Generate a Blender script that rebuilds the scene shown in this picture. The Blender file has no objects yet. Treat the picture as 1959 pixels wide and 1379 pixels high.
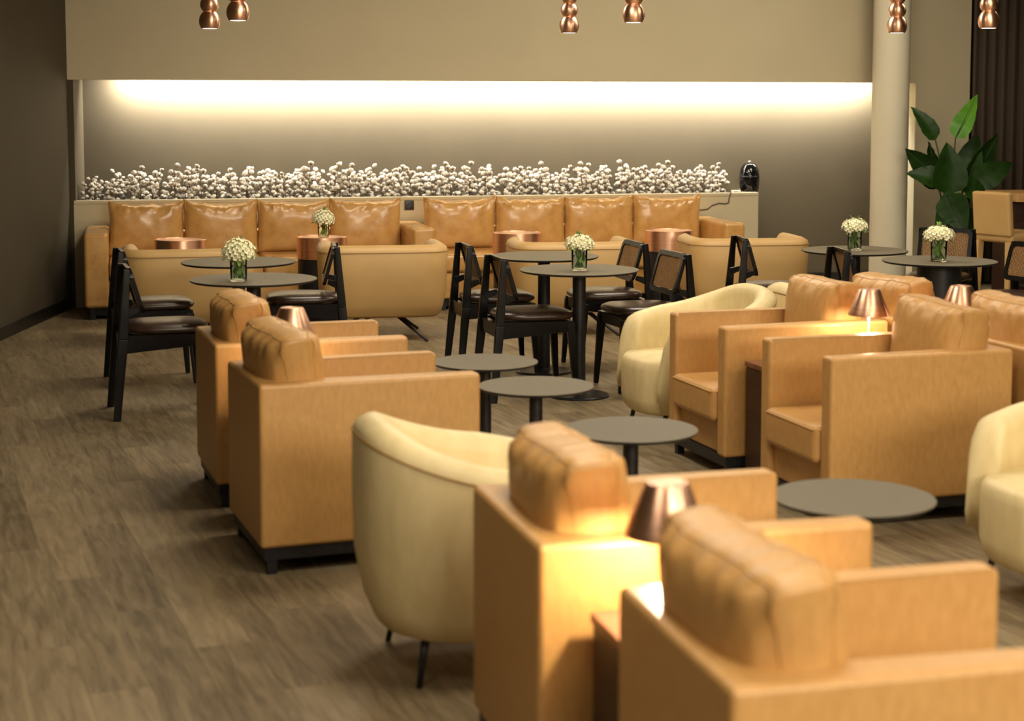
import bpy, bmesh, math, random
from mathutils import Vector, Matrix, noise
random.seed(7)
C = bpy.context.scene.collection
R = math.radians
# ---------------------------------------------------------------- camera
cam_d = bpy.data.cameras.new('camera'); cam = bpy.data.objects.new('camera', cam_d); C.objects.link(cam)
cam.location = (0, 0, 1.69); cam.rotation_euler = (R(85), 0, 0)
cam_d.sensor_width = 36; cam_d.lens = 3150/1959*36; cam_d.shift_y = -0.1056
cam_d.clip_end = 60
cam_d.dof.use_dof = True; cam_d.dof.focus_distance = 10.8; cam_d.dof.aperture_fstop = 2.6
bpy.context.scene.camera = cam
sc = bpy.context.scene
sc.view_settings.view_transform = 'Standard'; sc.view_settings.look = 'None'
sc.view_settings.gamma = 1; sc.view_settings.use_curve_mapping = False
sc.view_settings.exposure = 0.0
# ---------------------------------------------------------------- world + lights
W = bpy.data.worlds.new('world'); sc.world = W; W.use_nodes = True
bg = W.node_tree.nodes['Background']; bg.inputs[0].default_value = (1, .86, .66, 1); bg.inputs[1].default_value = 0.12
def area(name, loc, rot, sx, sy, power, col=(1, .86, .64), spread=180):
    l = bpy.data.lights.new(name, 'AREA'); l.shape = 'RECTANGLE'; l.size = sx; l.size_y = sy
    l.energy = power; l.color = col; l.spread = R(spread)
    o = bpy.data.objects.new(name, l); C.objects.link(o); o.location = loc; o.rotation_euler = rot
    return o
WARM = (1, .87, .68)
for (x, y, p) in [(-1.2, 2.0, 34), (1.2, 1.0, 55), (3.4, 2.4, 45), (0.6, 4.2, 50), (2.9, 5.2, 32), (0.0, 7.4, 60), (2.6, 8.2, 40), (-1.0, 10.8, 50), (1.2, 11.0, 60), (3.6, 11.6, 30)]:  # leading entry: fill light added to brighten the nearest armchair backs
    area('ceiling_and_fill_light', (x, y, 3.25), (0, 0, R(13)), 1.0, 1.0, p, WARM, 180)
# unseen fill lights added under the ceiling to brighten the bulkhead
for (x, y, p) in [(-1.4, 11.6, 7), (0.8, 12.0, 19), (2.9, 12.6, 30)]:
    area('bulkhead_fill', (x, y, 3.2), (R(62), 0, R(13)), .9, .3, p, WARM, 150)
# big soft fill added behind the camera for the faces turned to it
area('camera_side_fill', (3.6, -1.2, 2.7), (R(66), 0, R(24)), 4.5, 1.2, 330, WARM, 180)
# ---------------------------------------------------------------- materials
def new_mat(name, col, rough=.6, metal=0, spec=.5, **kw):
    m = bpy.data.materials.new(name); m.use_nodes = True
    b = m.node_tree.nodes['Principled BSDF']
    b.inputs['Base Color'].default_value = (*col, 1); b.inputs['Roughness'].default_value = rough
    b.inputs['Metallic'].default_value = metal; b.inputs['Specular IOR Level'].default_value = spec
    for k, v in kw.items(): b.inputs[k.replace('_', ' ')].default_value = v
    return m
def srgb(r, g, b):
    f = lambda c: (c/255/12.92) if c <= 10 else ((c/255+.055)/1.055)**2.4
    return (f(r), f(g), f(b))
def noisy(m, c1, c2, scale=(8, 8, 8), detail=4, bump=0, bscale=None, rough=None, coord='Object', distort=0, lo=.3, hi=.7):
    nt = m.node_tree; N = nt.nodes; L = nt.links; b = N['Principled BSDF']
    tc = N.new('ShaderNodeTexCoord'); mp = N.new('ShaderNodeMapping'); mp.inputs['Scale'].default_value = scale
    L.new(tc.outputs[coord], mp.inputs[0])
    n = N.new('ShaderNodeTexNoise'); n.inputs['Scale'].default_value = 1; n.inputs['Detail'].default_value = detail
    n.inputs['Distortion'].default_value = distort
    L.new(mp.outputs[0], n.inputs['Vector'])
    r = N.new('ShaderNodeValToRGB'); r.color_ramp.elements[0].position = lo; r.color_ramp.elements[1].position = hi
    r.color_ramp.elements[0].color = (*c1, 1); r.color_ramp.elements[1].color = (*c2, 1)
    L.new(n.outputs['Fac'], r.inputs[0]); L.new(r.outputs[0], b.inputs['Base Color'])
    if bump:
        n2 = N.new('ShaderNodeTexNoise'); n2.inputs['Scale'].default_value = bscale or 60; n2.inputs['Detail'].default_value = 3
        L.new(tc.outputs[coord], n2.inputs['Vector'])
        bp = N.new('ShaderNodeBump'); bp.inputs['Strength'].default_value = bump; bp.inputs['Distance'].default_value = .01
        L.new(n2.outputs['Fac'], bp.inputs['Height']); L.new(bp.outputs[0], b.inputs['Normal'])
    if rough:
        mr = N.new('ShaderNodeMapRange'); mr.inputs['To Min'].default_value = rough[0]; mr.inputs['To Max'].default_value = rough[1]
        L.new(n.outputs['Fac'], mr.inputs[0]); L.new(mr.outputs[0], b.inputs['Roughness'])
    return m
M = {}
M['tan'] = noisy(new_mat('tan_leather', (.5, .3, .1), .42), srgb(180, 136, 78), srgb(192, 148, 88), (60, 60, 22), 5, .08, 110, (.36, .5))
M['sofa'] = noisy(new_mat('sofa_leather', (.5, .3, .1), .32), srgb(180, 134, 72), srgb(204, 158, 94), (9, 9, 9), 4, .12, 30, (.22, .36))
b_ = M['sofa'].node_tree.nodes['Principled BSDF']; b_.inputs['Coat Weight'].default_value = .35; b_.inputs['Coat Roughness'].default_value = .16
M['cream'] = noisy(new_mat('cream_leather', (.6, .5, .3), .5), srgb(212, 193, 142), srgb(224, 206, 157), (22, 22, 8), 4, .06, 120, (.45, .6))
M['shell'] = noisy(new_mat('beige_leather', (.5, .4, .2), .5), srgb(190, 154, 98), srgb(196, 161, 105), (5, 5, 5), 2, .04, 150, (.42, .55))
M['seam'] = new_mat('seam_thread', srgb(150, 112, 60), .6)
M['black'] = noisy(new_mat('black_lacquer', (.01, .01, .01), .25), (.002, .002, .0025), (.0045, .004, .004), (12, 12, 12), 3, 0, None, (.2, .3))
M['black'].node_tree.nodes['Principled BSDF'].inputs['Specular IOR Level'].default_value = .28
M['blackmetal'] = noisy(new_mat('black_metal', (.012, .012, .014), .4), (.006, .006, .008), (.014, .014, .016), (30, 30, 30), 2, 0, None, (.35, .5))
M['brownseat'] = noisy(new_mat('brown_leather', (.03, .015, .01), .3), srgb(40, 27, 20), srgb(58, 40, 30), (14, 14, 14), 3, .05, 60, (.24, .38))
M['top'] = noisy(new_mat('grey_table_top', (.15, .14, .12), .45), srgb(92, 84, 66), srgb(100, 92, 73), (30, 30, 30), 4, 0, None, (.55, .62))
def copper_mat(name, vertical=True):
    m = noisy(new_mat(name, (.7, .35, .2), .3, 1), srgb(236, 184, 152), srgb(246, 202, 172), (3, 3, 160), 2, 0, None, (.3, .42))
    b = m.node_tree.nodes['Principled BSDF']; b.inputs['Anisotropic'].default_value = .75; b.inputs['Anisotropic Rotation'].default_value = .25
    tg = m.node_tree.nodes.new('ShaderNodeTangent'); tg.direction_type = 'RADIAL'; tg.axis = 'Z'; m.node_tree.links.new(tg.outputs[0], b.inputs['Tangent'])
    return m
M['copper'] = copper_mat('brushed_copper')
M['wood_dark'] = noisy(new_mat('dark_walnut', (.04, .02, .01), .45), srgb(44, 26, 17), srgb(66, 40, 26), (20, 3, 40), 5, .05, 80, (.35, .5))
M['box_top'] = noisy(new_mat('walnut_top', (.1, .05, .03), .4), srgb(96, 60, 40), srgb(124, 80, 54), (4, 40, 4), 5, 0, None, (.35, .5))
M['wall_dark'] = noisy(new_mat('taupe_paint', (.1, .09, .07), .8), srgb(62, 54, 37), srgb(66, 57, 39), (2, 2, 2), 3, .02, 200)
M['wall_niche'] = noisy(new_mat('niche_paint', (.1, .09, .07), .8), srgb(75, 65, 45), srgb(79, 69, 48), (2, 2, 2), 3, .02, 200)
M['wall_light'] = noisy(new_mat('light_paint', (.4, .36, .3), .8), srgb(182, 171, 141), srgb(186, 175, 145), (2, 2, 2), 3, .02, 200)
M['column'] = noisy(new_mat('column_paint', (.4, .36, .3), .7), srgb(198, 190, 166), srgb(202, 194, 170), (2, 2, 2), 3)
M['ceil'] = noisy(new_mat('ceiling_paint', (.4, .4, .4), .9), srgb(150, 143, 128), srgb(156, 148, 132), (2, 2, 2), 3)
M['skirting'] = new_mat('black_skirting', srgb(22, 20, 18), .4)
M['cotton'] = noisy(new_mat('cotton_fibre', (.8, .75, .7), .95), srgb(200, 191, 174), srgb(218, 210, 194), (60, 60, 60), 3, .3, 300)
M['bract'] = new_mat('dry_bract', srgb(44, 30, 18), .8)
M['twig'] = new_mat('twig_bark', srgb(84, 60, 40), .8)
M['soil'] = noisy(new_mat('dark_soil', (.03, .02, .02), .95), srgb(34, 26, 20), srgb(58, 44, 32), (40, 40, 40), 4, .5, 60)
M['petal'] = noisy(new_mat('cream_petal', (.8, .8, .55), .7, Subsurface_Weight=.0), srgb(226, 224, 180), srgb(246, 242, 214), (60, 60, 60), 2)
M['petal_c'] = new_mat('petal_centre', srgb(196, 190, 110), .7)
M['green'] = noisy(new_mat('leaf_green', (.05, .15, .02), .5), srgb(84, 116, 48), srgb(136, 160, 84), (40, 40, 40), 2)
M['glass'] = new_mat('clear_glass', (.93, .98, .94), .02, 0, .5, Transmission_Weight=1.0, IOR=1.12)
M['water'] = new_mat('vase_water', (.86, .95, .86), .0, 0, .5, Transmission_Weight=1.0, IOR=1.08)
M['head'] = noisy(new_mat('flower_underside', (.5, .5, .3), .7), srgb(150, 160, 96), srgb(206, 204, 150), (60, 60, 60), 2)
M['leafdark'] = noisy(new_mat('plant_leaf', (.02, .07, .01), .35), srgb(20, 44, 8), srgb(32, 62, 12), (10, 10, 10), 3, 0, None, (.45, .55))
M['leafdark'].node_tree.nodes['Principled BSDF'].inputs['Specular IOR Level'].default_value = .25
M['leafmid'] = noisy(new_mat('plant_leaf_bright', (.04, .14, .01), .35), srgb(64, 120, 26), srgb(88, 144, 36), (10, 10, 10), 3, 0, None, (.3, .45))  # lighter green for the upright leaf
M['stem'] = new_mat('plant_stalk', srgb(40, 58, 26), .5)
M['pot'] = new_mat('plant_pot_glaze', srgb(40, 38, 34), .5)
M['curtain'] = noisy(new_mat('brown_curtain', (.05, .04, .03), .85), srgb(66, 54, 41), srgb(76, 63, 49), (12, 12, 1.2), 3)
M['oak'] = noisy(new_mat('oak_top', (.4, .25, .1), .5), srgb(176, 134, 84), srgb(196, 154, 100), (3, 30, 30), 4)
M['cable'] = new_mat('dark_cable', srgb(52, 44, 30), .6)
M['socket'] = new_mat('black_socket', (.008, .012, .012), .35)
M['socket2'] = new_mat('socket_insert', (.02, .03, .03), .25)
M['gloss'] = new_mat('gloss_black', (.004, .004, .005), .08)
M['chrome'] = new_mat('polished_steel', (.8, .8, .8), .15, 1)
def emit(name, col, s):
    m = bpy.data.materials.new(name); m.use_nodes = True; b = m.node_tree.nodes['Principled BSDF']
    b.inputs['Base Color'].default_value = (.8, .8, .8, 1)
    b.inputs['Emission Color'].default_value = (*col, 1); b.inputs['Emission Strength'].default_value = s; return m
M['bulb'] = emit('lamp_bulb', (1, .72, .36), 9)
M['lens'] = emit('pendant_lens', (1, .93, .82), 4)
M['led'] = emit('led_strip_light', (1, .95, .86), 3)
M['caneweave'] = noisy(new_mat('cane_weave', (.3, .2, .1), .6), srgb(128, 94, 56), srgb(160, 122, 76), (90, 90, 90), 2)
def wood_floor(name, island):
    m = bpy.data.materials.new(name); m.use_nodes = True; nt = m.node_tree; N = nt.nodes; L = nt.links; b = N['Principled BSDF']
    tc = N.new('ShaderNodeTexCoord')
    if island: rnd = N.new('ShaderNodeNewGeometry').outputs['Random Per Island']
    else: rnd = N.new('ShaderNodeObjectInfo').outputs['Random']
    mp = N.new('ShaderNodeMapping'); mp.inputs['Scale'].default_value = (2.2, 20, 1)
    L.new(tc.outputs['Object'], mp.inputs[0])
    off = N.new('ShaderNodeVectorMath'); off.operation = 'ADD'; sc_ = N.new('ShaderNodeMath'); sc_.operation = 'MULTIPLY'; sc_.inputs[1].default_value = 37
    L.new(rnd, sc_.inputs[0]); L.new(mp.outputs[0], off.inputs[0]); L.new(sc_.outputs[0], off.inputs[1])
    n = N.new('ShaderNodeTexNoise'); n.inputs['Scale'].default_value = 1.6; n.inputs['Detail'].default_value = 7; n.inputs['Roughness'].default_value = .62
    n.inputs['Distortion'].default_value = .6
    L.new(off.outputs[0], n.inputs['Vector'])
    mix = N.new('ShaderNodeMath'); mix.operation = 'MULTIPLY_ADD'; mix.inputs[1].default_value = .22
    L.new(rnd, mix.inputs[0]); L.new(n.outputs['Fac'], mix.inputs[2])
    r = N.new('ShaderNodeValToRGB'); e = r.color_ramp.elements
    e[0].position = .38; e[0].color = (*srgb(96, 83, 61), 1); e[1].position = .98; e[1].color = (*srgb(164, 146, 114), 1)
    L.new(mix.outputs[0], r.inputs[0]); L.new(r.outputs[0], b.inputs['Base Color'])
    b.inputs['Roughness'].default_value = .5; b.inputs['Specular IOR Level'].default_value = .4
    bp = N.new('ShaderNodeBump'); bp.inputs['Strength'].default_value = .15; bp.inputs['Distance'].default_value = .004
    L.new(n.outputs['Fac'], bp.inputs['Height']); L.new(bp.outputs[0], b.inputs['Normal'])
    return m
M['plank'] = wood_floor('wood_plank', False); M['planks'] = wood_floor('wood_planks_far', True)
M['joint'] = new_mat('floor_joint', srgb(84, 70, 52), .8)
# ---------------------------------------------------------------- helpers
KIDS = {}
def link(o, parent=None):
    C.objects.link(o)
    if parent is not None:
        o.parent = parent; KIDS.setdefault(parent.name, []).append(o)
    return o
def obj(name, bm, mats, parent=None, smooth=True, loc=None, rot=None, wn=False):
    me = bpy.data.meshes.new(name)
    bmesh.ops.recalc_face_normals(bm, faces=bm.faces)
    bm.to_mesh(me); bm.free()
    if not isinstance(mats, (list, tuple)): mats = [mats]
    for m in mats: me.materials.append(M[m] if isinstance(m, str) else m)
    if smooth:
        for p in me.polygons: p.use_smooth = True
    o = bpy.data.objects.new(name, me); link(o, parent)
    if loc: o.location = loc
    if rot: o.rotation_euler = rot
    if wn:
        w = o.modifiers.new('wn', 'WEIGHTED_NORMAL'); w.keep_sharp = True
    return o
def inst(name, me, parent=None, loc=(0, 0, 0), rot=(0, 0, 0), scale=(1, 1, 1)):
    o = bpy.data.objects.new(name, me); link(o, parent); o.location = loc; o.rotation_euler = rot; o.scale = scale; return o
def thing(name, label, cat, loc=(0, 0, 0), rz=0, group=None):
    o = bpy.data.objects.new(name, None); link(o); o.empty_display_size = .1
    o.location = loc; o.rotation_euler = (0, 0, R(rz)); tag(o, label, cat, group); return o
def tag(o, label, cat, group=None):
    o['label'] = label; o['category'] = cat
    if group: o['group'] = group
    return o
def struct(o): o['kind'] = 'structure'; return o
def dup(root, loc, rz=0, label=None, group=None, scale=None):
    def rec(o, par):
        c = o.copy(); link(c, par)
        for ch in KIDS.get(o.name, []): rec(ch, c)
        return c
    r = rec(root, None); r.location = loc; r.rotation_euler = (0, 0, R(rz))
    if label: r['label'] = label
    if group: r['group'] = group
    if scale: r.scale = scale
    return r
def box(bm, x0, x1, y0, y1, z0, z1, mi=0, mat=None):
    vs = [bm.verts.new((x, y, z)) for z in (z0, z1) for y in (y0, y1) for x in (x0, x1)]
    fs = [(0, 2, 3, 1), (4, 5, 7, 6), (0, 1, 5, 4), (2, 6, 7, 3), (0, 4, 6, 2), (1, 3, 7, 5)]
    out = []
    for f in fs:
        fc = bm.faces.new([vs[i] for i in f]); fc.material_index = mi; out.append(fc)
    if mat is not None: bmesh.ops.transform(bm, matrix=mat, verts=vs)
    return vs
def rbox(x0, x1, y0, y1, z0, z1, r=.01, seg=3):
    bm = bmesh.new(); box(bm, x0, x1, y0, y1, z0, z1)
    bmesh.ops.bevel(bm, geom=bm.edges[:], offset=r, segments=seg, profile=.5, affect='EDGES')
    return bm
def bevel(bm, r, seg=2, edges=None):
    bmesh.ops.bevel(bm, geom=edges or bm.edges[:], offset=r, segments=seg, profile=.5, affect='EDGES'); return bm
def lathe(bm, prof, seg=32, mi=0, c=(0, 0), close=False):
    rings = []
    for r, z in prof:
        if r < 1e-5: rings.append([bm.verts.new((c[0], c[1], z))])
        else: rings.append([bm.verts.new((c[0]+r*math.cos(2*math.pi*i/seg), c[1]+r*math.sin(2*math.pi*i/seg), z)) for i in range(seg)])
    for a, b in zip(rings, rings[1:]):
        for i in range(seg):
            j = (i+1) % seg
            if len(a) == 1 and len(b) == 1: continue
            if len(a) == 1: f = bm.faces.new((a[0], b[i], b[j]))
            elif len(b) == 1: f = bm.faces.new((a[i], a[j], b[0]))
            else: f = bm.faces.new((a[i], a[j], b[j], b[i]))
            f.material_index = mi
    return bm
def tube(bm, pts, rad, seg=8, mi=0):
    pts = [Vector(p) for p in pts]; rads = rad if isinstance(rad, (list, tuple)) else [rad]*len(pts)
    rings = []; up = Vector((0, 0, 1))
    for i, p in enumerate(pts):
        d = (pts[min(i+1, len(pts)-1)]-pts[max(i-1, 0)]).normalized()
        a = d.cross(up)
        if a.length < .05: a = d.cross(Vector((0, 1, 0)))
        a.normalize(); b = d.cross(a).normalized()
        rings.append([bm.verts.new(p+(a*math.cos(2*math.pi*k/seg)+b*math.sin(2*math.pi*k/seg))*rads[i]) for k in range(seg)])
    for a, b in zip(rings, rings[1:]):
        for k in range(seg):
            f = bm.faces.new((a[k], a[(k+1) % seg], b[(k+1) % seg], b[k])); f.material_index = mi
    for rg in (rings[0][::-1], rings[-1]):
        f = bm.faces.new(rg); f.material_index = mi
    return bm
def bar(bm, a, b, w, d, w2=None, d2=None, side=Vector((0, 1, 0))):
    """tapered rectangular bar from a to b; w across side, d across the other"""
    a = Vector(a); b = Vector(b); w2 = w2 or w; d2 = d2 or d
    ax = (b-a).normalized(); s = (side-ax*side.dot(ax)).normalized(); t = ax.cross(s)
    vs = []
    for p, ww, dd in ((a, w, d), (b, w2, d2)):
        for sx, sy in ((-1, -1), (1, -1), (1, 1), (-1, 1)): vs.append(bm.verts.new(p+s*sx*ww/2+t*sy*dd/2))
    for f in ((0, 1, 2, 3), (7, 6, 5, 4), (0, 4, 5, 1), (1, 5, 6, 2), (2, 6, 7, 3), (3, 7, 4, 0)): bm.faces.new([vs[i] for i in f])
    return bm
def prism(bm, poly, z0, z1, mi=0):
    a = [bm.verts.new((x, y, z0)) for x, y in poly]; b = [bm.verts.new((x, y, z1)) for x, y in poly]; n = len(poly)
    bm.faces.new(a[::-1]).material_index = mi; bm.faces.new(b).material_index = mi
    for i in range(n): bm.faces.new((a[i], a[(i+1) % n], b[(i+1) % n], b[i])).material_index = mi
    return a+b
def cushion(w, h, d, seed=0, edge=.45, wr=.012, nu=26, nv=22, taper=0., droop=.02):
    """plump gusseted cushion, face towards +x; y across, z up from 0"""
    bm = bmesh.new(); nt_ = 6; P = {}
    def pos(u, v, t):
        e = (max(0, 1-abs(u)**3.2)*max(0, 1-abs(v)**3.2))**.55
        half = d/2*(edge+(1-edge)*e)
        # outline: sides pulled in between corners
        yy = u*w/2*(1-.035*(1-v*v))*(1+taper*(v+1)/2); zz = v*h/2*(1-.045*(1-u*u)*(1 if v > 0 else .4))
        zz += (v+1)/2*droop*(abs(u)**3)
        rr = 1-.10*max(0, abs(t)*2-1)
        m = max(abs(u), abs(v))
        x = t*half
        # round the gusset
        k = (1-abs(t)**3*.10)
        if m > .93: yy *= 1-(abs(t)**4)*.035; zz *= 1-(abs(t)**4)*.035
        q = Vector((yy*4+seed*3.1, zz*4, t+seed))
        nz = noise.noise(q)*.6+noise.noise(q*2.6)*.4
        top = max(0, v)**1.5+.25+max(0, abs(u)-.6)
        wrk = math.sin(yy*70+noise.noise(Vector((yy*9, zz*7, seed)))*7)*max(0, 1-abs(v-.86)/.22)
        x += (nz*wr+wrk*wr*.6)*top*(1 if t > 0 else -1)*(abs(t) > .4)
        zz += noise.noise(Vector((yy*14, seed, 3)))*wr*.9*max(0, v)
        return (x, yy, zz+h/2)
    def V(i, j, k):
        key = (i, j, k)
        if key not in P:
            P[key] = bm.verts.new(pos(-1+2*i/nu, -1+2*j/nv, -1+2*k/nt_))
        return P[key]
    for i in range(nu):
        for j in range(nv):
            bm.faces.new((V(i, j, nt_), V(i+1, j, nt_), V(i+1, j+1, nt_), V(i, j+1, nt_)))
            bm.faces.new((V(i, j, 0), V(i, j+1, 0), V(i+1, j+1, 0), V(i+1, j, 0)))
    for k in range(nt_):
        for i in range(nu):
            bm.faces.new((V(i, 0, k), V(i+1, 0, k), V(i+1, 0, k+1), V(i, 0, k+1)))
            bm.faces.new((V(i, nv, k), V(i, nv, k+1), V(i+1, nv, k+1), V(i+1, nv, k)))
        for j in range(nv):
            bm.faces.new((V(0, j, k), V(0, j, k+1), V(0, j+1, k+1), V(0, j+1, k)))
            bm.faces.new((V(nu, j, k), V(nu, j+1, k), V(nu, j+1, k+1), V(nu, j, k+1)))
    SEAM.clear()
    for kk in (nt_, 0):
        ring = [P[i, nv, kk] for i in range(nu)]+[P[nu, nv-j, kk] for j in range(nv)]
        ring = [P[0, j, kk] for j in range(0, nv)]+ring
        SEAM.append([tuple(v.co) for v in ring])
    return bm
SEAM = []
def piping(ring, r=.003):
    bm = bmesh.new(); return tube(bm, ring, r, 6)
def at_wall(t, off=0, z=0):
    """point on the plane of the bench wall: t along it, off towards the room"""
    return Vector((P0[0]+WD[0]*t+WN[0]*off, P0[1]+WD[1]*t+WN[1]*off, z))
P0 = (-3.71, 13.92); WA = 13.0; WD = (math.cos(R(WA)), math.sin(R(WA))); WN = (math.sin(R(WA)), -math.cos(R(WA)))
def wall_t(px, off=0):
    k = (px-980)/3150
    bx, by = P0[0]+WN[0]*off, P0[1]+WN[1]*off
    return (k*by-bx)/(WD[0]-k*WD[1])
def wall_box(name, t0, t1, o0, o1, z0, z1, m, parent=None, r=0):
    """box aligned to the bench wall: o = distance towards the room"""
    bm = bmesh.new(); box(bm, t0, t1, -o1, -o0, z0, z1)
    if r: bevel(bm, r, 2)
    return obj(name, bm, m, parent, smooth=False, loc=(P0[0], P0[1], 0), rot=(0, 0, R(WA)))
# ---------------------------------------------------------------- structure
bm = bmesh.new(); box(bm, -5, 9, -3, 19, -.12, -.006); floor = struct(obj('floor', bm, 'joint', smooth=False))
# planks run at 110 degrees
PA = R(110.5); pu = Vector((math.cos(PA), math.sin(PA), 0)); pv = Vector((-math.sin(PA), math.cos(PA), 0))
PL, PW = 1.22, .18
bm = bmesh.new(); box(bm, -PL/2+.0001, PL/2-.0001, -PW/2+.0001, PW/2-.0001, -.0075, 0)
es = [e for e in bm.edges if all(abs(v.co.z) < 1e-6 for v in e.verts)]
bevel(bm, .0004, 1, es); plank_me = bpy.data.meshes.new('plank'); bm.to_mesh(plank_me); bm.free(); plank_me.materials.append(M['plank'])
def project(p):
    d = Vector(p)-Vector((0, 0, 1.69)); t = R(5); f = Vector((0, math.cos(t), -math.sin(t))); u = Vector((0, math.sin(t), math.cos(t)))
    w = d.dot(f)
    if w < .5: return None
    return 979.5+3150*d.x/w, 482.6-3150*d.dot(u)/w
near, far = [], []
for j in range(-55, 56):
    offs = ((j*0.377) % 1)*PL
    for i in range(-14, 16):
        c = Vector((.5, 8.5, 0))+pu*(i*PL+offs)+pv*(j*PW)
        if not (-4.2 < c.x < 6.5 and 2.2 < c.y < 17): continue
        q = project(c)
        # open floor that the photo shows: left aisle and the gaps between the seats
        vis = False
        if q and -120 < q[0] < 2060 and 560 < q[1] < 1560:
            vis = q[0] < 470 or c.y < 6 or (c.y < 12.3)
            if c.x > .35+(6-c.y)*.1 and c.y < 5.2 and c.x < 1.4: vis = False
        (near if vis else far).append((c.y, c))
near.sort(key=lambda a: a[0]); far += near[295:]; near = near[:295]
for _, c in near: inst('plank', plank_me, floor, c, (0, 0, PA))
bm = bmesh.new()
for _, c in far:
    mt = Matrix.Translation(Matrix.Rotation(-PA, 3, 'Z') @ c)
    box(bm, -PL/2+.0001, PL/2-.0001, -PW/2+.0001, PW/2-.0001, -.0072, 0, 0, mt)
o = obj('planks', bm, 'planks', floor, smooth=False, rot=(0, 0, PA)); o['kind'] = 'stuff'
LW = -3.74
bm = bmesh.new(); box(bm, LW-.15, LW, -3, 13.93, 0, 3.3); struct(obj('wall_left', bm, 'wall_dark', smooth=False))
bm = bmesh.new(); box(bm, LW, LW+.014, -3, 13.9, 0, .10); bevel(bm, .003, 1); struct(obj('baseboard_left', bm, 'skirting', smooth=False))
bm = bmesh.new(); box(bm, -5, 9, -3, 19, 3.3, 3.4); struct(obj('ceiling', bm, 'ceil', smooth=False))
bm = bmesh.new(); box(bm, 7.5, 7.6, -3, 19, 0, 3.3); struct(obj('wall_right', bm, 'wall_dark', smooth=False))
bm = bmesh.new(); box(bm, -5, 9, -3.1, -3, 0, 3.3); struct(obj('wall_front', bm, 'wall_dark', smooth=False))
ND = .46     # niche depth
SZ = 1.93    # underside of the bulkhead
struct(wall_box('wall_back', -.6, 7.9, -ND-.12, -ND, 0, 3.3, 'wall_niche'))
struct(wall_box('trim_1', -.032, 8.29, -.12, 0, SZ, 3.3, 'wall_light'))           # bulkhead front
struct(wall_box('trim_2', -.03, 7.73, -ND, -.12, SZ+.09, SZ+.19, 'wall_light'))    # bulkhead soffit, recessed behind the lip
struct(wall_box('trim_3', 7.73, 8.29, -ND-.12, 0, 0, SZ, 'wall_light'))           # right pier
bm = bmesh.new()                                                                   # left cheek of the niche
prism(bm, [(-3.90, 13.94), (-3.693, 13.925), (-3.733, 14.38), (-3.92, 14.5)], 0, SZ+.09)
struct(obj('trim_4', bm, 'wall_niche', smooth=False))
struct(wall_box('wall_back_right', 8.29, 12.2, -.35, -.2, 0, 3.3, 'wall_dark'))
struct(wall_box('baseboard_back', 6.2, 7.72, -ND, -ND+.014, 0, .1, 'skirting'))
# led strip in the niche head
p = at_wall(3.95, -ND+.17)
strip = thing('led_strip', 'long white light strip recessed above the dark niche wall', 'light strip', (p.x, p.y, SZ+.06), WA)
bm = bmesh.new(); box(bm, -3.6, 3.6, -.016, .016, .01, .03); obj('housing', bm, 'chrome', strip, smooth=False)
bm = bmesh.new(); box(bm, -3.59, 3.59, -.012, .012, 0, .01); obj('diffuser', bm, 'led', strip, smooth=False)
lw = area('niche_light', (p.x, p.y, SZ+.03), (0, 0, 0), 7.1, .03, 430, (1, .96, .89), 180)
lw.rotation_euler = (Matrix.Rotation(R(WA), 3, 'Z') @ Matrix.Rotation(R(60), 3, 'X')).to_euler()
# column
cx, cy = 15.0*(1701-980)/3150, 15.0
bm = bmesh.new(); lathe(bm, [(0, 0), (.172, 0), (.172, .1), (.166, .105), (.166, 3.3), (0, 3.3)], 48); 
for f in bm.faces: f.smooth = True
col = obj('column', bm, 'column', loc=(cx, cy, 0)); m_ = col.modifiers.new('es', 'EDGE_SPLIT'); m_.split_angle = R(40)
tag(col, 'round pale grey structural column right of the lit niche', 'column')
# ---------------------------------------------------------------- planter wall with cotton
PZ = .91; PLn = 6.16
pl = thing('planter_ledge', 'long pale grey half wall planter behind the tan sofas', 'planter', (P0[0], P0[1], 0), WA)
bm = bmesh.new(); box(bm, 0, PLn, 0, .05, 0, PZ-.03); obj('front_panel', bm, 'wall_light', pl, smooth=False)
bm = bmesh.new(); box(bm, 0, PLn, -.006, .06, PZ-.03, PZ); bevel(bm, .003, 1); obj('top_lip', bm, 'wall_light', pl, smooth=False)
bm = bmesh.new(); box(bm, PLn-.05, PLn, .05, ND-.01, 0, PZ-.0); obj('end_panel', bm, 'wall_light', pl, smooth=False)
bm = bmesh.new(); box(bm, wall_t(1417, -.2), PLn-.05, .06, ND-.01, PZ-.03, PZ); obj('shelf', bm, 'wall_light', pl, smooth=False)
bm = bmesh.new(); box(bm, .02, PLn-.05, .05, ND-.01, PZ-.16, PZ-.12); obj('soil', bm, 'soil', pl, smooth=False)
# cotton boll mesh
def boll_mesh():
    bm = bmesh.new()
    for k in range(5):
        a = 2*math.pi*k/5; lo = Vector((.0105*math.cos(a), .0105*math.sin(a), .012))
        bmesh.ops.create_icosphere(bm, subdivisions=1, radius=.0128, matrix=Matrix.Translation(lo))
    bmesh.ops.create_icosphere(bm, subdivisions=1, radius=.012, matrix=Matrix.Translation((0, 0, .019)))
    for f in bm.faces: f.material_index = 0
    for k in range(4):
        a = 2*math.pi*k/4+.3; ca, sa = math.cos(a), math.sin(a)
        v = [bm.verts.new(q) for q in ((0, 0, -.003), (.014*math.cos(a-.5), .014*math.sin(a-.5), .001), (.027*ca, .027*sa, .018), (.014*math.cos(a+.5), .014*math.sin(a+.5), .001))]
        f = bm.faces.new(v); f.material_index = 1
    me = bpy.data.meshes.new('cotton_boll'); bm.to_mesh(me); bm.free()
    for p in me.polygons: p.use_smooth = True
    me.materials.append(M['cotton']); me.materials.append(M['bract']); return me
BOLL = boll_mesh()
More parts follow.
